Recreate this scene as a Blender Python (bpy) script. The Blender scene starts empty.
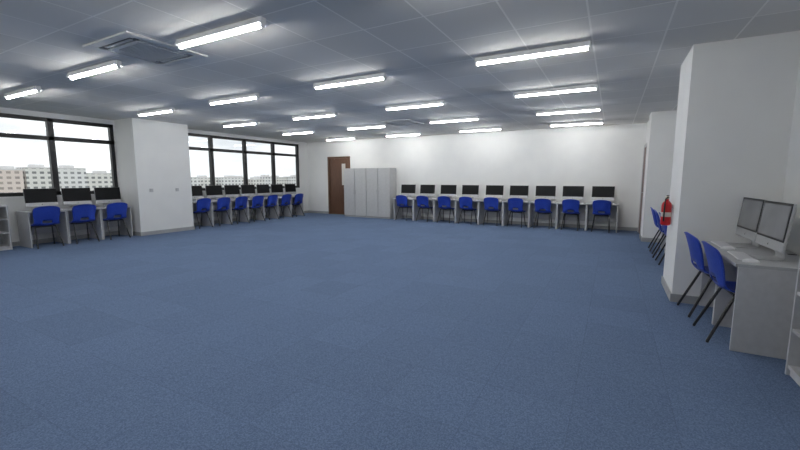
import bpy, bmesh, math, random
from mathutils import Vector, Matrix
random.seed(4)
sc = bpy.context.scene
sc.view_settings.view_transform = 'Standard'
sc.view_settings.look = 'None'
COL = sc.collection

# ---------------------------------------------------------------- materials
def new_mat(name, col, rough=0.5, metal=0.0, spec=None):
    m = bpy.data.materials.new(name); m.use_nodes = True
    b = m.node_tree.nodes['Principled BSDF']
    b.inputs['Base Color'].default_value = (*col, 1)
    b.inputs['Roughness'].default_value = rough
    b.inputs['Metallic'].default_value = metal
    if spec is not None: b.inputs['Specular IOR Level'].default_value = spec
    return m
def noisy(m, scale, c1, c2, bump=0.0, detail=2.0):
    nt = m.node_tree; b = nt.nodes['Principled BSDF']
    tc = nt.nodes.new('ShaderNodeTexCoord'); n = nt.nodes.new('ShaderNodeTexNoise')
    n.inputs['Scale'].default_value = scale; n.inputs['Detail'].default_value = detail
    nt.links.new(tc.outputs['Object'], n.inputs['Vector'])
    r = nt.nodes.new('ShaderNodeValToRGB')
    r.color_ramp.elements[0].position = .3; r.color_ramp.elements[1].position = .7
    r.color_ramp.elements[0].color = (*c1, 1); r.color_ramp.elements[1].color = (*c2, 1)
    nt.links.new(n.outputs['Fac'], r.inputs['Fac']); nt.links.new(r.outputs['Color'], b.inputs['Base Color'])
    if bump:
        bp = nt.nodes.new('ShaderNodeBump'); bp.inputs['Strength'].default_value = bump
        bp.inputs['Distance'].default_value = .01
        nt.links.new(n.outputs['Fac'], bp.inputs['Height']); nt.links.new(bp.outputs['Normal'], b.inputs['Normal'])
    return m
M = {}
M['wall'] = noisy(new_mat('wall_paint', (.8, .8, .78), .85), 3, (.80, .80, .79), (.83, .83, .815))
M['skirt'] = noisy(new_mat('skirting', (.42, .42, .42), .6), 8, (.34, .345, .35), (.39, .395, .40))
M['lam'] = noisy(new_mat('grey_laminate', (.6, .6, .62), .45), 20, (.50, .50, .51), (.55, .55, .56))
M['lamtop'] = noisy(new_mat('desk_top_laminate', (.55, .56, .58), .5), 20, (.42, .425, .435), (.46, .465, .475))
M['cab'] = noisy(new_mat('cabinet_laminate', (.55, .55, .55), .5), 15, (.49, .49, .485), (.53, .53, .525))
M['gapshade'] = new_mat('cabinet_gap_shade', (.28, .28, .28), .6)  # darker grey that paints the shadow in the door gaps
M['dark'] = noisy(new_mat('window_aluminium', (.02, .02, .022), .4), 30, (.008, .008, .009), (.014, .014, .016))
M['blue'] = noisy(new_mat('blue_plastic', (.02, .06, .42), .38), 60, (.014, .042, .34), (.02, .055, .40))
M['black'] = noisy(new_mat('black_steel', (.012, .012, .013), .35), 40, (.01, .01, .011), (.018, .018, .02))
M['silver'] = noisy(new_mat('brushed_aluminium', (.6, .61, .62), .42, .5), 80, (.47, .475, .48), (.54, .545, .55))
M['screen'] = new_mat('screen_glass', (.006, .006, .007), .4, 0, .2)
M['screen2'] = new_mat('screen_glass_display', (.009, .0095, .0105), .45, 0, .15)
M['screen3'] = noisy(new_mat('screen_glass_painted_glare', (.09, .09, .09), .25, 0, .5), 4, (.20, .203, .205), (.25, .252, .255))  # room reflections on the near screens painted as a lighter grey base colour
M['whitep'] = noisy(new_mat('white_plastic', (.8, .8, .8), .4), 40, (.82, .82, .82), (.87, .87, .87))
M['key'] = new_mat('key_plastic', (.62, .62, .63), .5)
M['acp'] = noisy(new_mat('air_con_plastic', (.5, .5, .5), .6), 20, (.64, .64, .63), (.69, .69, .68))
M['acd'] = new_mat('air_con_dark', (.20, .20, .205), .6)
M['red'] = noisy(new_mat('red_enamel', (.55, .01, .015), .3), 20, (.5, .01, .014), (.6, .014, .02))
M['brass'] = new_mat('valve_metal', (.5, .45, .35), .35, .9)
M['rubber'] = new_mat('rubber', (.015, .015, .015), .7)
M['paper'] = new_mat('paper_label', (.6, .55, .5), .7)
M['frost'] = new_mat('door_glass', (.6, .58, .53), .2)

def wood():
    m = new_mat('brown_wood', (.12, .06, .03), .45); nt = m.node_tree; b = nt.nodes['Principled BSDF']
    tc = nt.nodes.new('ShaderNodeTexCoord'); mp = nt.nodes.new('ShaderNodeMapping'); mp.inputs['Scale'].default_value = (14, 14, 1)
    n = nt.nodes.new('ShaderNodeTexNoise'); n.inputs['Scale'].default_value = 3; n.inputs['Detail'].default_value = 5
    r = nt.nodes.new('ShaderNodeValToRGB')
    r.color_ramp.elements[0].color = (.08, .038, .022, 1); r.color_ramp.elements[1].color = (.16, .08, .046, 1)
    nt.links.new(tc.outputs['Object'], mp.inputs[0]); nt.links.new(mp.outputs[0], n.inputs['Vector'])
    nt.links.new(n.outputs['Fac'], r.inputs[0]); nt.links.new(r.outputs[0], b.inputs['Base Color'])
    return m
M['wood'] = wood()

def carpet():
    m = new_mat('blue_carpet', (.1, .16, .3), .95, 0, .08); nt = m.node_tree; b = nt.nodes['Principled BSDF']
    N = nt.nodes.new; L = nt.links.new
    tc = N('ShaderNodeTexCoord')
    # speckle: random value per small tuft, mixed with fractal noise
    sp = N('ShaderNodeVectorMath'); sp.operation = 'SNAP'; sp.inputs[1].default_value = (.006, .006, 50)
    o0 = N('ShaderNodeVectorMath'); o0.operation = 'ADD'; o0.inputs[1].default_value = (0, 0, 10)
    L(tc.outputs['Object'], o0.inputs[0]); L(o0.outputs[0], sp.inputs[0])
    w1 = N('ShaderNodeTexWhiteNoise'); L(sp.outputs[0], w1.inputs['Vector'])
    n2 = N('ShaderNodeTexNoise'); n2.inputs['Scale'].default_value = 95; n2.inputs['Detail'].default_value = 6; n2.inputs['Roughness'].default_value = .85
    L(tc.outputs['Object'], n2.inputs['Vector'])
    sn = N('ShaderNodeVectorMath'); sn.operation = 'SNAP'; sn.inputs[1].default_value = (.5, .5, 50)
    off = N('ShaderNodeVectorMath'); off.operation = 'ADD'; off.inputs[1].default_value = (.13, .21, 10)
    L(tc.outputs['Object'], off.inputs[0]); L(off.outputs[0], sn.inputs[0])
    wn = N('ShaderNodeTexWhiteNoise'); L(sn.outputs[0], wn.inputs['Vector'])
    r = N('ShaderNodeValToRGB'); r.color_ramp.elements[0].position = .18; r.color_ramp.elements[1].position = .82
    r.color_ramp.elements[0].color = (.078, .118, .205, 1); r.color_ramp.elements[1].color = (.172, .237, .365, 1)
    add = N('ShaderNodeMath'); add.operation = 'MULTIPLY_ADD'; add.inputs[1].default_value = .45
    m2 = N('ShaderNodeMath'); m2.operation = 'MULTIPLY'; m2.inputs[1].default_value = .55
    L(w1.outputs['Value'], add.inputs[0]); L(n2.outputs['Fac'], m2.inputs[0]); L(m2.outputs[0], add.inputs[2])
    L(add.outputs[0], r.inputs[0])
    mr = N('ShaderNodeMapRange'); mr.inputs['To Min'].default_value = .955; mr.inputs['To Max'].default_value = 1.045
    L(wn.outputs['Value'], mr.inputs['Value'])
    br = N('ShaderNodeTexBrick'); br.offset = 0; br.inputs['Scale'].default_value = 1; br.inputs['Brick Width'].default_value = .5
    br.inputs['Row Height'].default_value = .5; br.inputs['Mortar Size'].default_value = .003
    br.inputs['Color1'].default_value = (1, 1, 1, 1); br.inputs['Color2'].default_value = (1, 1, 1, 1); br.inputs['Mortar'].default_value = (.86, .86, .86, 1)
    off2 = N('ShaderNodeVectorMath'); off2.operation = 'ADD'; off2.inputs[1].default_value = (50.13, 50.21, 0)
    L(tc.outputs['Object'], off2.inputs[0]); L(off2.outputs[0], br.inputs['Vector'])
    mx = N('ShaderNodeVectorMath'); mx.operation = 'SCALE'; L(r.outputs[0], mx.inputs[0]); L(mr.outputs[0], mx.inputs['Scale'])
    mm = N('ShaderNodeVectorMath'); mm.operation = 'MULTIPLY'; L(mx.outputs[0], mm.inputs[0]); L(br.outputs['Color'], mm.inputs[1])
    L(mm.outputs[0], b.inputs['Base Color'])
    return m
M['carpet'] = carpet()

def ceilmat():
    m = new_mat('ceiling_tiles', (.5, .52, .56), .9); nt = m.node_tree; b = nt.nodes['Principled BSDF']
    N = nt.nodes.new; L = nt.links.new
    tc = N('ShaderNodeTexCoord'); mp = N('ShaderNodeMapping'); mp.inputs['Location'].default_value = (100*.5875+.245, 100*.64433-.42, 0)
    br = N('ShaderNodeTexBrick'); br.offset = 0; br.squash = 1
    br.inputs['Scale'].default_value = 1; br.inputs['Brick Width'].default_value = .5875; br.inputs['Row Height'].default_value = .64433
    br.inputs['Mortar Size'].default_value = .008; br.inputs['Mortar Smooth'].default_value = .1
    br.inputs['Color1'].default_value = (.70, .68, .645, 1); br.inputs['Color2'].default_value = (.79, .765, .73, 1)
    br.inputs['Mortar'].default_value = (.93, .905, .865, 1)
    L(tc.outputs['Object'], mp.inputs[0]); L(mp.outputs[0], br.inputs['Vector']); L(br.outputs['Color'], b.inputs['Base Color'])
    return m
M['ceil'] = ceilmat()

def emis(name, col, s):
    m = new_mat(name, col); b = m.node_tree.nodes['Principled BSDF']
    b.inputs['Emission Color'].default_value = (*col, 1); b.inputs['Emission Strength'].default_value = s
    return m
M['tube'] = emis('fluorescent_tube', (.98, .985, .97), 80)

def glass():
    m = bpy.data.materials.new('window_glass'); m.use_nodes = True; nt = m.node_tree; nt.nodes.clear()
    o = nt.nodes.new('ShaderNodeOutputMaterial'); mx = nt.nodes.new('ShaderNodeMixShader'); mx.inputs[0].default_value = .04
    t = nt.nodes.new('ShaderNodeBsdfTransparent'); t.inputs[0].default_value = (.97, .98, .98, 1)
    g = nt.nodes.new('ShaderNodeBsdfGlossy'); g.inputs['Roughness'].default_value = .02
    nt.links.new(t.outputs[0], mx.inputs[1]); nt.links.new(g.outputs[0], mx.inputs[2]); nt.links.new(mx.outputs[0], o.inputs[0])
    return m
M['glass'] = glass()

def facade(name, wallc, winc):
    m = new_mat(name, wallc, .8); nt = m.node_tree; b = nt.nodes['Principled BSDF']; N = nt.nodes.new; L = nt.links.new
    tc = N('ShaderNodeTexCoord'); sp = N('ShaderNodeSeparateXYZ'); cb = N('ShaderNodeCombineXYZ')
    ad = N('ShaderNodeMath'); L(tc.outputs['Object'], sp.inputs[0]); L(sp.outputs[0], ad.inputs[0]); L(sp.outputs[1], ad.inputs[1])
    L(ad.outputs[0], cb.inputs[0]); L(sp.outputs[2], cb.inputs[1])
    br = N('ShaderNodeTexBrick'); br.offset = 0; br.inputs['Scale'].default_value = 1
    br.inputs['Brick Width'].default_value = 3.6; br.inputs['Row Height'].default_value = 3.0
    br.inputs['Mortar Size'].default_value = .85; br.inputs['Mortar Smooth'].default_value = .1
    br.inputs['Color1'].default_value = (*winc, 1); br.inputs['Color2'].default_value = (winc[0]*1.4, winc[1]*1.4, winc[2]*1.3, 1)
    br.inputs['Mortar'].default_value = (*wallc, 1)
    L(cb.outputs[0], br.inputs['Vector']); L(br.outputs['Color'], b.inputs['Base Color'])
    return m
M['fac1'] = facade('facade_cream', (.84, .83, .80), (.20, .21, .22))
M['fac2'] = facade('facade_white', (.88, .88, .88), (.24, .25, .27))
M['fac3'] = facade('facade_pink', (.82, .72, .67), (.34, .29, .28))
M['roof'] = noisy(new_mat('roof_concrete', (.5, .5, .5), .9), .5, (.70, .69, .69), (.78, .77, .77))
M['grass'] = noisy(new_mat('outside_ground', (.1, .15, .06), .95), .05, (.07, .11, .04), (.2, .2, .17))

# ---------------------------------------------------------------- mesh helpers
def obj_from_bm(name, bm, mat, smooth=False):
    me = bpy.data.meshes.new(name); bm.normal_update(); bm.to_mesh(me); bm.free()
    if mat: me.materials.append(M[mat])
    if smooth:
        for p in me.polygons: p.use_smooth = True
    o = bpy.data.objects.new(name, me); COL.objects.link(o); return o
def add_box(bm, x0, x1, y0, y1, z0, z1, bev=0):
    r = bmesh.ops.create_cube(bm, size=1)
    vs = r['verts']
    for v in vs:
        v.co = Vector(((x0+x1)/2+v.co.x*(x1-x0), (y0+y1)/2+v.co.y*(y1-y0), (z0+z1)/2+v.co.z*(z1-z0)))
    if bev:
        es = list({e for v in vs for e in v.link_edges})
        bmesh.ops.bevel(bm, geom=es, offset=bev, segments=2, affect='EDGES', profile=.5)
def boxes(name, lst, mat, bev=0):
    bm = bmesh.new()
    for b in lst: add_box(bm, *b, bev=bev)
    return obj_from_bm(name, bm, mat)
def add_tube(bm, pts, r, seg=10, cap=True):
    rings = []
    for i, p in enumerate(pts):
        p = Vector(p)
        a = Vector(pts[max(i-1, 0)]); c = Vector(pts[min(i+1, len(pts)-1)])
        d = (c-a).normalized()
        up = Vector((0, 0, 1)) if abs(d.z) < .9 else Vector((1, 0, 0))
        s = d.cross(up).normalized(); t = s.cross(d).normalized()
        rings.append([bm.verts.new(p + s*math.cos(2*math.pi*k/seg)*r + t*math.sin(2*math.pi*k/seg)*r) for k in range(seg)])
    for a, b in zip(rings, rings[1:]):
        for k in range(seg): bm.faces.new((a[k], a[(k+1) % seg], b[(k+1) % seg], b[k]))
    if cap:
        bm.faces.new(rings[0][::-1]); bm.faces.new(rings[-1])
def tube(name, pts, r, mat, seg=10):
    bm = bmesh.new(); add_tube(bm, pts, r, seg); bmesh.ops.recalc_face_normals(bm, faces=bm.faces); return obj_from_bm(name, bm, mat, True)
def lathe(name, prof, mat, seg=24):
    bm = bmesh.new(); rings = []
    for r, z in prof:
        rings.append([bm.verts.new((r*math.cos(2*math.pi*k/seg), r*math.sin(2*math.pi*k/seg), z)) for k in range(seg)])
    for a, b in zip(rings, rings[1:]):
        for k in range(seg): bm.faces.new((a[k], a[(k+1) % seg], b[(k+1) % seg], b[k]))
    bm.faces.new(rings[0][::-1]); bm.faces.new(rings[-1])
    bmesh.ops.recalc_face_normals(bm, faces=bm.faces)
    return obj_from_bm(name, bm, mat, True)
def strip(name, prof, w, th, mat):
    """bent plate: profile in y,z extruded over x, given thickness"""
    bm = bmesh.new(); n = len(prof); L = []
    for i, (y, z) in enumerate(prof):
        a = prof[max(i-1, 0)]; c = prof[min(i+1, n-1)]
        d = Vector((c[0]-a[0], c[1]-a[1])).normalized(); nn = Vector((-d.y, d.x))*th
        L.append([bm.verts.new((-w/2, y, z)), bm.verts.new((w/2, y, z)), bm.verts.new((w/2, y+nn.x, z+nn.y)), bm.verts.new((-w/2, y+nn.x, z+nn.y))])
    for a, b in zip(L, L[1:]):
        for k in range(4): bm.faces.new((a[k], a[(k+1) % 4], b[(k+1) % 4], b[k]))
    bm.faces.new(L[0][::-1]); bm.faces.new(L[-1]); bmesh.ops.recalc_face_normals(bm, faces=bm.faces)
    return obj_from_bm(name, bm, mat)
def structure(o, label, cat='structure'):
    o['kind'] = 'structure'; o['label'] = label; o['category'] = cat; return o
def empty(name, label, cat, group=None):
    e = bpy.data.objects.new(name, None); e.empty_display_size = .1; COL.objects.link(e)
    e['label'] = label; e['category'] = cat
    if group: e['group'] = group
    return e
def par(root, *parts):
    for p in parts: p.parent = root
def dup(root, loc, rz, label=None, group=None):
    def rec(o, parent):
        c = o.copy(); COL.objects.link(c); c.parent = parent
        for k in list(o.children): rec(k, c)
        return c
    r = rec(root, None)
    r.location = loc; r.rotation_euler = (0, 0, rz)
    if label: r['label'] = label
    if group: r['group'] = group
    return r
class Placer:
    """first placement uses the template itself, the rest are copies"""
    def __init__(s, root): s.root = root; s.used = False
    def put(s, loc, rz, label=None, group=None):
        if not s.used:
            s.used = True; r = s.root; r.location = loc; r.rotation_euler = (0, 0, rz)
            if label: r['label'] = label
            if group: r['group'] = group
            return r
        return dup(s.root, loc, rz, label, group)

# ---------------------------------------------------------------- room shell
H = 2.6; XL = -10.0; XR = 1.4; YB = 11.1; YF = -2.6
structure(boxes('floor', [(XL, XR, YF, YB, -.1, 0)], 'carpet'), 'blue carpet tile floor', 'floor')
structure(boxes('ceiling', [(XL-.2, XR+.15, YF-.15, YB+.15, H, H+.12)], 'ceil'), 'grey suspended tile ceiling', 'ceiling')
structure(boxes('wall_back', [(XL-.2, -9.0, YB, YB+.15, 0, H), (-8.09, XR+.15, YB, YB+.15, 0, H), (-9.0, -8.09, YB, YB+.15, 2.02, H)], 'wall'), 'white painted wall behind the long desk row', 'wall')
structure(boxes('wall_front', [(XL-.2, XR+.15, YF-.15, YF, 0, H)], 'wall'), 'white painted wall', 'wall')
structure(boxes('wall_right', [(XR, XR+.15, YF, YB, 0, H)], 'wall'), 'white painted side wall', 'wall')
W1 = (-1.55, 4.74); W2 = (6.14, 10.68); S = .95; T = 2.5
structure(boxes('wall_left', [
    (XL-.2, XL, YF, YB, 0, S), (XL-.2, XL, YF, YB, T, H),
    (XL-.2, XL, YF, W1[0], S, T), (XL-.2, XL, W1[1], W2[0], S, T), (XL-.2, XL, W2[1], YB, S, T)], 'wall'), 'white painted wall with strip windows', 'wall')
PX = -9.26; P0 = 4.76; P1 = 6.02
structure(boxes('wall_pillar', [(XL, PX, P0, P1, 0, H)], 'wall'), 'white square pillar between the windows', 'wall')
structure(boxes('wall_partition', [(.62, XR, 4.87, 5.7, 0, H)], 'wall'), 'thick white partition wall beside the desk', 'wall')
structure(boxes('wall_column', [(.60, XR, 9.3, 9.9, 0, H), (.64, XR, 9.9, YB, 0, H)], 'wall'), 'white column beside a side door', 'wall')

# baseboards
bh = .085; bt = .014
structure(boxes('baseboard_back', [(XL, -9.05, YB-bt, YB, 0, bh), (-8.04, .64, YB-bt, YB, 0, bh)], 'skirt'), 'grey skirting along the wall', 'baseboard')
structure(boxes('baseboard_left', [(XL, XL+bt, YF, P0, 0, bh), (XL, XL+bt, P1, YB-bt, 0, bh)], 'skirt'), 'grey skirting under the windows', 'baseboard')
structure(boxes('baseboard_pillar', [(PX, PX+bt, P0-bt, P1+bt, 0, bh), (XL+bt, PX, P0-bt, P0, 0, bh), (XL+bt, PX, P1, P1+bt, 0, bh)], 'skirt'), 'grey skirting around the pillar', 'baseboard')
structure(boxes('baseboard_partition', [(.62-bt, .62, 4.87-bt, 5.7+bt, 0, bh), (.62, XR, 4.87-bt, 4.87, 0, bh), (.62, XR, 5.7, 5.7+bt, 0, bh)], 'skirt'), 'grey skirting around the partition', 'baseboard')
structure(boxes('baseboard_right', [(XR-bt, XR, YF, 4.85, 0, bh), (XR-bt, XR, 5.72, 9.28, 0, bh)], 'skirt'), 'grey skirting on the side wall', 'baseboard')
structure(boxes('baseboard_column', [(.60-bt, .60, 9.3-bt, 9.9, 0, bh), (.60, XR-bt, 9.3-bt, 9.3, 0, bh)], 'skirt'), 'grey skirting around the column', 'baseboard')

# windows
def window(name, y0, y1, mull, label):
    fx0, fx1 = XL-.12, XL-.03; f = .07; L = []
    L += [(fx0, fx1, y0, y1, S, S+f), (fx0, fx1, y0, y1, T-f, T), (fx0, fx1, y0, y0+f, S, T), (fx0, fx1, y1-f, y1, S, T)]
    L += [(fx0, fx1, y0, y1, 2.06, 2.06+.08)]
    for m in mull: L.append((fx0, fx1, m-.048, m+.048, S, T))
    w = structure(boxes(name, L, 'dark'), label, 'window')
    g = boxes('glass_pane', [(XL-.085, XL-.079, y0+.01, y1-.01, S+.01, T-.01)], 'glass'); g.parent = w
    s = boxes('window_sill', [(XL-.03, XL+.03, y0, y1, S-.03, S)], 'whitep'); s.parent = w
window('window_1', W1[0], W1[1], [3.61, 2.5, 1.4, .3, -.7], 'wide black-framed window with top panes')
window('window_2', W2[0], W2[1], [7.2, 8.35, 9.5], 'wide black-framed window with four panes and top lights')

# doors
d1 = structure(boxes('door_1', [(-8.97, -8.12, YB+.02, YB+.06, .005, 1.985)], 'wood'), 'brown wooden door with narrow glass panel', 'door')
fr = boxes('door_frame', [(-9.04, -8.98, YB-.02, YB+.1, 0, 2.05), (-8.11, -8.05, YB-.02, YB+.1, 0, 2.05), (-8.98, -8.11, YB-.02, YB+.1, 1.99, 2.05)], 'wood')
vp = boxes('vision_panel', [(-8.43, -8.28, YB+.008, YB+.02, 1.05, 1.80)], 'frost')
hd = tube('door_handle', [(-8.2, YB+.02, .98), (-8.2, YB-.03, .98), (-8.32, YB-.03, .98)], .01, 'silver')
par(d1, fr, vp, hd)
d2 = structure(boxes('door_2', [(.615, .64, 10.02, 10.85, .005, 2.0)], 'wood'), 'brown wooden side door', 'door')
fr2 = boxes('door_frame', [(.6, .64, 9.96, 10.015, 0, 2.06), (.6, .64, 10.855, 10.91, 0, 2.06), (.6, .64, 10.015, 10.855, 2.005, 2.06)], 'lam')
hd2 = tube('door_handle', [(.615, 10.1, .98), (.57, 10.1, .98), (.57, 10.22, .98)], .01, 'silver')
par(d2, fr2, hd2)

# ---------------------------------------------------------------- desk chair template
def chair_shell(name, rows, ncol=16, gap=None):
    bm = bmesh.new(); V = []
    for (y, z, hw, cy, cz) in rows:
        V.append([bm.verts.new((hw*(2*i/ncol-1), y+cy*(2*i/ncol-1)**2, z+cz*(2*i/ncol-1)**2)) for i in range(ncol+1)])
    for j in range(len(V)-1):
        for i in range(ncol):
            if gap and j in gap[0] and gap[1] <= i < gap[2]: continue
            bm.faces.new((V[j][i], V[j][i+1], V[j+1][i+1], V[j+1][i]))
    bmesh.ops.recalc_face_normals(bm, faces=bm.faces)
    o = obj_from_bm(name, bm, 'blue', True)
    md = o.modifiers.new('thick', 'SOLIDIFY'); md.thickness = .009; md.offset = 0
    return o
seat = chair_shell('seat', [(.215, .37, .155, -.01, .0), (.21, .393, .18, -.012, 0), (.19, .41, .193, -.01, .004), (.14, .416, .2, 0, .008), (.05, .41, .2, 0, .014),
    (-.05, .405, .2, 0, .018), (-.12, .41, .2, 0, .022), (-.165, .428, .196, .004, .024)])
back = chair_shell('backrest', [(-.165, .428, .196, .004, .024), (-.184, .455, .19, .012, .018), (-.192, .472, .187, .018, .012), (-.203, .505, .186, .026, .004), (-.213, .545, .188, .03, 0), (-.224, .59, .194, .034, 0), (-.238, .645, .2, .034, 0),
    (-.252, .70, .202, .032, -.002), (-.262, .735, .196, .03, -.008), (-.270, .76, .182, .026, -.014), (-.277, .775, .160, .02, -.018), (-.280, .781, .13, .016, -.014)], gap=((1, 2), 5, 11))
frame = bmesh.new()
for sx in (-1, 1): add_tube(frame, [(sx*.15, -.11, .392), (sx*.15, .12, .392)], .010)
for yy in (-.09, .10): add_tube(frame, [(-.155, yy, .385), (.155, yy, .385)], .009)
bmesh.ops.recalc_face_normals(frame, faces=frame.faces)
frame = obj_from_bm('seat_frame', frame, 'black', True)
legs = []
for sx in (-1, 1):
    for sy in (-1, 1):
        fy = -.25 if sy < 0 else .19; ty = -.09 if sy < 0 else .10
        l = tube('leg', [(sx*.15, ty, .395), (sx*.155, ty+(fy-ty)*.1, .36), (sx*.188, fy, .012), (sx*.189, fy, .0)], .0115, 'black', 12)
        legs.append(l)
chair = empty('desk_chair', 'blue plastic shell chair with black steel legs', 'chair', 'blue desk chairs')
par(chair, seat, back, frame, *legs)
PC = Placer(chair)

# ---------------------------------------------------------------- monitor (all-in-one computer) template
DZ = .67
bm = bmesh.new(); add_box(bm, -.25, .25, -.012, .006, .080, .425, bev=.006)
bk = max(bm.faces, key=lambda f: f.calc_center_median().y*10 + f.calc_area())
r = bmesh.ops.inset_region(bm, faces=[bk], thickness=.07)
for v in bk.verts: v.co.y += .022
shell = obj_from_bm('housing', bm, 'silver')
disp = boxes('screen', [(-.248, .248, -.0145, -.0118, .152, .423)], 'screen', .001)
panel = boxes('display_area', [(-.230, .230, -.0155, -.0143, .167, .406)], 'screen2'); panel.parent = disp
# small dark emblem on the chin
bm = bmesh.new(); c = []
for k in range(28):
    a = 2*math.pi*k/28; rr = .0085*(1-.12*max(0, math.cos(a-math.pi/2))**6-.1*max(0, math.cos(a+math.pi/2))**8)
    x = rr*math.cos(a); z = rr*math.sin(a)*1.05
    d = math.hypot(x-.0105, z-.001)
    if d < .0048: x = .0105-.0048*(.0105-x)/max(d, 1e-5); z = .001+.0048*(z-.001)/max(d, 1e-5)
    c.append(bm.verts.new((x, -.0128, .112+z)))
bm.faces.new(c)
lf = [bm.verts.new((p[0], -.0128, .112+p[1])) for p in ((0, .0095), (.0035, .0105), (.005, .0145), (.0012, .0132))]
bm.faces.new(lf)
logo = obj_from_bm('emblem', bm, 'black')
stand = strip('stand', [(-.075, 0), (.03, 0), (.06, .002), (.078, .012), (.082, .03), (.07, .08), (.045, .16), (.03, .22)], .165, .007, 'silver')
imac = empty('desktop_computer', 'slim silver all-in-one computer with dark screen', 'computer', 'all-in-one computers on the desks')
par(imac, shell, disp, logo, stand)
for o in (shell, disp, logo):
    o.rotation_euler = (math.radians(-6), 0, 0); o.location = (0, -.0, .002)
PM = Placer(imac)

# keyboard
kb = boxes('keyboard', [(-.19, .19, -.055, .055, 0, .009)], 'whitep', .003)
kl = []
for r_ in range(5):
    n = 14 if r_ < 4 else 9
    for k in range(n):
        if r_ < 4: x0 = -.181+k*.0259; x1 = x0+.0225
        else:
            ws = [.0225, .0225, .0225, .028, .13, .028, .0225, .0225, .0225]; x0 = -.181+sum(ws[:k])+k*.0048; x1 = x0+ws[k]
        y1 = .048-r_*.0195
        kl.append((x0, x1, y1-.0165, y1, .0088, .012))
keys = boxes('keys', kl, 'key'); keys['kind'] = 'stuff'
keys.parent = kb
kb['label'] = 'thin white computer keyboard on the desk'; kb['category'] = 'keyboard'; kb['group'] = 'white keyboards on the desks'
PK = Placer(kb)
# mouse
bm = bmesh.new(); bmesh.ops.create_uvsphere(bm, u_segments=20, v_segments=12, radius=1)
for v in bm.verts:
    v.co = Vector((v.co.x*.028, v.co.y*.052, max(v.co.z, -.15)*.024+.0036))
mo = obj_from_bm('computer_mouse', bm, 'whitep', True)
mo['label'] = 'small white computer mouse beside the keyboard'; mo['category'] = 'mouse'; mo['group'] = 'white mice on the desks'
PMo = Placer(mo)

# ---------------------------------------------------------------- desks
DD = .55
def desk_template(w):
    g = .003
    top = boxes('desktop', [(-w/2+g/2, w/2-g/2, 0, DD, DZ-.025, DZ)], 'lamtop', .003)
    pl = boxes('side_panel', [(-w/2+g/2, -w/2+g/2+.022, .02, DD-.01, 0, DZ-.025)], 'lam', .001)
    pr = boxes('side_panel', [(w/2-g/2-.022, w/2-g/2, .02, DD-.01, 0, DZ-.025)], 'lam', .001)
    mp = boxes('modesty_panel', [(-w/2+g/2+.022, w/2-g/2-.022, DD-.07, DD-.055, .2, DZ-.025)], 'lam')
    gr = lathe('cable_grommet', [(.03, 0), (.03, .002), (.024, .0025)], 'rubber', 18); gr.location = (w/2-.06, DD-.045, DZ-.0005)
    e = empty('computer_desk', 'light grey laminate computer desk with panel legs', 'desk')
    par(e, top, pl, pr, mp, gr); return Placer(e)
def station(PD, ox, oy, ang, gname, mon_y=.30, chair_y=.17, jit=0.02, clab=None, mon_x=0, chair_x=0, chair_rot=0, mlab=None):
    """ox,oy = middle of the desk's front edge ; ang rotates local +y (toward the wall)"""
    ca, sa = math.cos(ang), math.sin(ang)
    W = lambda x, y, z: (ox+x*ca-y*sa, oy+x*sa+y*ca, z)
    PD.put((ox, oy, 0), ang, 'light grey laminate computer desk in ' + gname, 'desks in ' + gname)
    j = lambda a: random.uniform(-a, a)
    PC.put(W(chair_x+j(jit), chair_y+j(jit), 0), ang+j(.06)+chair_rot, clab or 'blue plastic chair with black legs tucked at the desk', 'blue chairs at ' + gname)
    m = PM.put(W(mon_x+j(.015), mon_y, DZ+.001), ang+j(.04), mlab, 'computers on ' + gname)
    PK.put(W(mon_x+j(.02), mon_y-.15, DZ), ang+j(.03), None, 'keyboards on ' + gname)
    PMo.put(W(mon_x+.235, mon_y-.155+j(.01), DZ), ang+j(.1), None, 'mice on ' + gname)
    return m
# back row, 9 places
pw = .683; PD = desk_template(pw)
for i in range(9):
    station(PD, .16-pw*(i+.5), 10.5, 0, 'the long wall row', mon_y=.33)
# window rows
pw2 = .585; PD = desk_template(pw2)
for i in range(7):
    station(PD, -9.41, 6.10+pw2*(i+.5), math.pi/2, 'the four-pane window row', mon_y=.31, chair_y=.10, chair_x=-.03, jit=.012)
for i in range(3):
    station(PD, -9.41, 2.92+pw2*(i+.5), math.pi/2, 'the wide window row', mon_y=.31, chair_y=.08, chair_x=-.06, jit=.005, mon_x=.02)
# niche row and near row on the other side
pw3 = .605; PD = desk_template(pw3)
for i in range(2):
    m = station(PD, .835, 3.655+pw3*(i+.5), -math.pi/2, 'the partition pair', mon_y=.26, chair_y=(.135, .10)[i], jit=.002, mon_x=-.05, chair_x=(-.01, -.03)[i], chair_rot=.07,
            clab='blue plastic chair, black splayed legs, pushed under grey desk', mlab='slim silver all-in-one computer, grey reflections painted on dark screen')
    m.scale = (1.05, 1.05, 1.05)
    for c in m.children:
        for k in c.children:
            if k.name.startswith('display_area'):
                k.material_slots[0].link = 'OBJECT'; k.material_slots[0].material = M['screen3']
for i in range(3):
    station(PD, .835, 6.75+pw3*(i+.5), -math.pi/2, 'the recess row', mon_y=.28, chair_y=.07, jit=.03)

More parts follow.
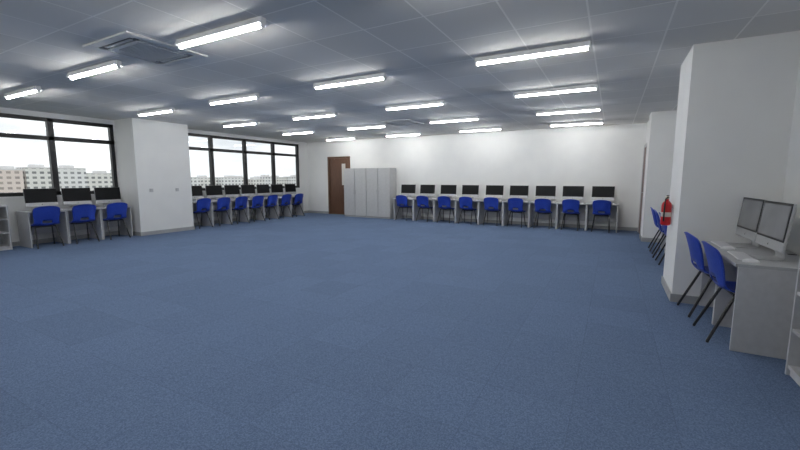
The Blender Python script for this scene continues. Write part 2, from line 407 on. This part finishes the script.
# ---------------------------------------------------------------- open bookshelves
def bookshelf(w, d, h, loc, rz, label):
    e = empty('bookshelf', label, 'shelf'); t = .02
    s1 = boxes('side_panel', [(-w/2, -w/2+t, -d/2, d/2, 0, h-t)], 'lam', .001)
    s2 = boxes('side_panel', [(w/2-t, w/2, -d/2, d/2, 0, h-t)], 'lam', .001)
    tp = boxes('top_panel', [(-w/2, w/2, -d/2, d/2, h-t, h)], 'lam', .001)
    bk = boxes('back_panel', [(-w/2+t, w/2-t, d/2-.01, d/2, 0, h-t)], 'lam')
    sh = [boxes('shelf', [(-w/2+t, w/2-t, -d/2+.005, d/2-.01, z, z+t)], 'lam') for z in (.05, .3, .55)]
    pl = boxes('plinth', [(-w/2+t, w/2-t, -d/2+.02, -d/2+.035, 0, .05)], 'lam')
    par(e, s1, s2, tp, bk, pl, *sh); e.location = loc; e.rotation_euler = (0, 0, rz)
bookshelf(.85, .30, .80, (1.235, 2.96, 0), -math.pi/2, 'empty light grey open bookshelf beside the desk')
bookshelf(.85, .40, .80, (-9.77, 2.28, 0), math.pi/2, 'empty light grey open bookshelf under the window')

# ---------------------------------------------------------------- cabinets
def cabinet():
    w, d, h = .895, .42, 1.62
    e = empty('storage_cabinet', 'tall grey two-door storage cabinet against the wall', 'cabinet', 'grey storage cabinets')
    body = boxes('body', [(-w/2, w/2, -d/2+.02, d/2, .0, h-.002)], 'cab', .002)
    rb = boxes('gap_shade_strip', [(-w/2+.003, w/2-.003, -d/2+.0192, -d/2+.0205, .02, h-.02)], 'gapshade')  # thin dark sheet behind the doors, gap shadow given as colour
    par(e, body, rb)
    for s in (-1, 1):
        x0, x1 = (-w/2+.005, -.006) if s < 0 else (.006, w/2-.005)
        dr = boxes('door', [(x0, x1, -d/2, -d/2+.019, .05, h-.003)], 'cab', .003); dr.parent = e
        hx = s*.045
        hn = tube('handle', [(hx, -d/2, .78), (hx, -d/2-.025, .79), (hx, -d/2-.025, .89), (hx, -d/2, .90)], .005, 'silver'); hn.parent = dr
    return Placer(e)
PCb = cabinet()
PCb.put((-6.17-.4525, 10.82, 0), 0); PCb.put((-6.17-.4525*3, 10.82, 0), 0)

# ---------------------------------------------------------------- ceiling lights
e = empty('ceiling_light', 'white fluorescent batten light, lit', 'light', 'fluorescent ceiling lights')
Lh = .57
hs = boxes('housing', [(-Lh, Lh, -.048, .048, H-.052, H-.036), (-Lh, Lh, -.03, .03, H-.036, H)], 'whitep', .003)
tb = tube('fluorescent_tube', [(-Lh+.025, 0, H-.065), (Lh-.025, 0, H-.065)], .0115, 'tube', 14)
c1 = boxes('end_cap', [(-Lh, -Lh+.024, -.018, .018, H-.080, H-.052)], 'whitep', .003)
c2 = boxes('end_cap', [(Lh-.024, Lh, -.018, .018, H-.080, H-.052)], 'whitep', .003)
par(e, hs, tb, c1, c2)
PL = Placer(e)
for x, dy in ((-.83, 0), (-3.14, .03), (-5.47, .08), (-7.82, .17)):
    for k in range(-1, 5):
        PL.put((x, 2.35+1.933*k+dy, 0), 0)

# ---------------------------------------------------------------- air conditioning cassettes
def cassette():
    e = empty('air_conditioner', 'square grey ceiling cassette air conditioner', 'air conditioner', 'ceiling cassette air conditioners')
    a = .40; z0 = H-.016
    ring = boxes('outer_frame', [(-a, a, -a, -a+.085, z0, H), (-a, a, a-.085, a, z0, H), (-a, -a+.085, -a+.085, a-.085, z0, H), (a-.085, a, -a+.085, a-.085, z0, H)], 'acp', .003)
    pan = boxes('recess', [(-a+.06, a-.06, -a+.06, a-.06, H-.004, H)], 'acd')
    b = .235
    gl = [(-b, b, -b, -b+.035, z0, H-.004), (-b, b, b-.035, b, z0, H-.004), (-b, -b+.035, -b, b, z0, H-.004), (b-.035, b, -b, b, z0, H-.004)]
    for k in range(16):
        y = -b+.038+k*.0248; gl.append((-b+.02, b-.02, y, y+.015, z0+.002, H-.006))
    grille = boxes('intake_grille', gl, 'acp')
    par(e, ring, pan, grille)
    for k in range(4):
        fl = boxes('air_flap', [(-.23, .23, -.016, .016, -.003, .003)], 'acp', .001)
        an = k*math.pi/2
        fl.location = (.272*math.sin(an), -.272*math.cos(an), z0+.006); fl.rotation_euler = (0, 0, an); fl.parent = e
        cp = boxes('corner_cover', [(-.05, .05, -.05, .05, z0-.002, z0+.002)], 'acp', .001)
        an2 = an+math.pi/4; rr = .345*math.sqrt(2)
        cp.location = (rr*math.cos(an2), rr*math.sin(an2), 0); cp.parent = e
    return Placer(e)
PA = cassette(); PA.put((-4.27, 2.40, 0), 0); PA.put((-4.45, 8.2, 0), 0)

# ---------------------------------------------------------------- fire extinguisher
fe = empty('fire_extinguisher', 'red fire extinguisher hung on the partition wall', 'fire extinguisher')
bd = lathe('cylinder_body', [(.036, 0), (.048, .008), (.051, .02), (.051, .225), (.045, .252), (.03, .272), (.018, .285), (.018, .30)], 'red')
lb = lathe('label', [(.0516, .10), (.0518, .101), (.0518, .15), (.0516, .151)], 'paper')
vl = lathe('valve', [(.016, .298), (.02, .305), (.02, .325), (.012, .335)], 'brass')
h1 = boxes('lever', [(-.012, .012, -.06, .02, .338, .346), (-.012, .012, -.055, .01, .318, .324)], 'black', .002)
hs = tube('hose', [(0, -.015, .315), (-.02, -.05, .30), (-.025, -.062, .24), (-.025, -.060, .12), (-.025, -.056, .05)], .008, 'rubber')
bk = boxes('wall_bracket', [(.048, .060, -.012, .012, .2, .24)], 'silver')
par(fe, bd, lb, vl, h1, hs, bk)
fe.location = (.62-.060, 5.35, .76)

# wall sockets on pillar
def socket(loc, rz):
    p = boxes('wall_socket', [(-.038, .038, -.012, 0, -.038, .038)], 'lam', .004)
    s = boxes('socket_switch', [(-.026, -.01, -.015, -.012, -.012, .016), (.01, .026, -.015, -.012, -.012, .016)], 'cab'); s.parent = p
    p['label'] = 'small white wall socket on the pillar'; p['category'] = 'socket'; p['group'] = 'wall sockets on the pillar'
    p.location = loc; p.rotation_euler = (0, 0, rz)
socket((PX, 5.05, 1.02), math.pi/2); socket((PX, 5.65, 1.02), math.pi/2)

# ---------------------------------------------------------------- outside
def building(y0, y1, top, x, mat, label):
    b = boxes('apartment_building', [(x-14, x, y0, y1, -32, top)], mat)
    b['label'] = label; b['category'] = 'building'; b['group'] = 'apartment blocks outside'
    ym = (y0+y1)/2
    rf = boxes('roof', [(x-14.1, x+.1, y0-.05, y1+.05, top, top+.7), (x-9, x-3, ym-3, ym+3, top+.7, top+2.4)], 'roof'); rf.parent = b
y = 30.0; k = 0
while y < 400:
    wd = random.uniform(12, 24) if k % 5 != 3 else random.uniform(7, 11)
    top = random.uniform(4.0, 7.5) if y < 165 else random.uniform(-.5, 2.5)
    building(y, y+wd, top, -300-random.uniform(0, 12), ('fac2', 'fac1', 'fac2', 'fac3', 'fac1')[k % 5],
             ('white', 'cream', 'white', 'pink', 'cream')[k % 5] + ' slab apartment block with rows of windows')
    y += wd+random.choice((.3, .5, 1.5)); k += 1
structure(boxes('ground', [(-900, -14, -300, 700, -32.5, -32)], 'grass'), 'ground far below outside', 'ground')

# ---------------------------------------------------------------- world
w = bpy.data.worlds.new('overcast_sky'); sc.world = w; w.use_nodes = True; nt = w.node_tree
bg = nt.nodes['Background']
tc = nt.nodes.new('ShaderNodeTexCoord'); mp = nt.nodes.new('ShaderNodeMapping'); mp.inputs['Scale'].default_value = (1, 1, 4)
n = nt.nodes.new('ShaderNodeTexNoise'); n.inputs['Scale'].default_value = 3.5; n.inputs['Detail'].default_value = 6
r = nt.nodes.new('ShaderNodeValToRGB'); r.color_ramp.elements[0].position = .35; r.color_ramp.elements[1].position = .6
r.color_ramp.elements[0].color = (.56, .59, .63, 1); r.color_ramp.elements[1].color = (.95, .96, .97, 1)
nt.links.new(tc.outputs['Generated'], mp.inputs[0]); nt.links.new(mp.outputs[0], n.inputs['Vector'])
nt.links.new(n.outputs['Fac'], r.inputs[0]); nt.links.new(r.outputs[0], bg.inputs[0]); bg.inputs[1].default_value = 1.5

# ---------------------------------------------------------------- camera
cam = bpy.data.cameras.new('camera'); co = bpy.data.objects.new('camera', cam); COL.objects.link(co)
cam.sensor_width = 36; cam.lens = 36*386/800; cam.clip_start = .05; cam.clip_end = 2000
co.location = (0, 0, 1.3); co.rotation_euler = (math.radians(90-6.94), 0, math.radians(28.7))
sc.camera = co
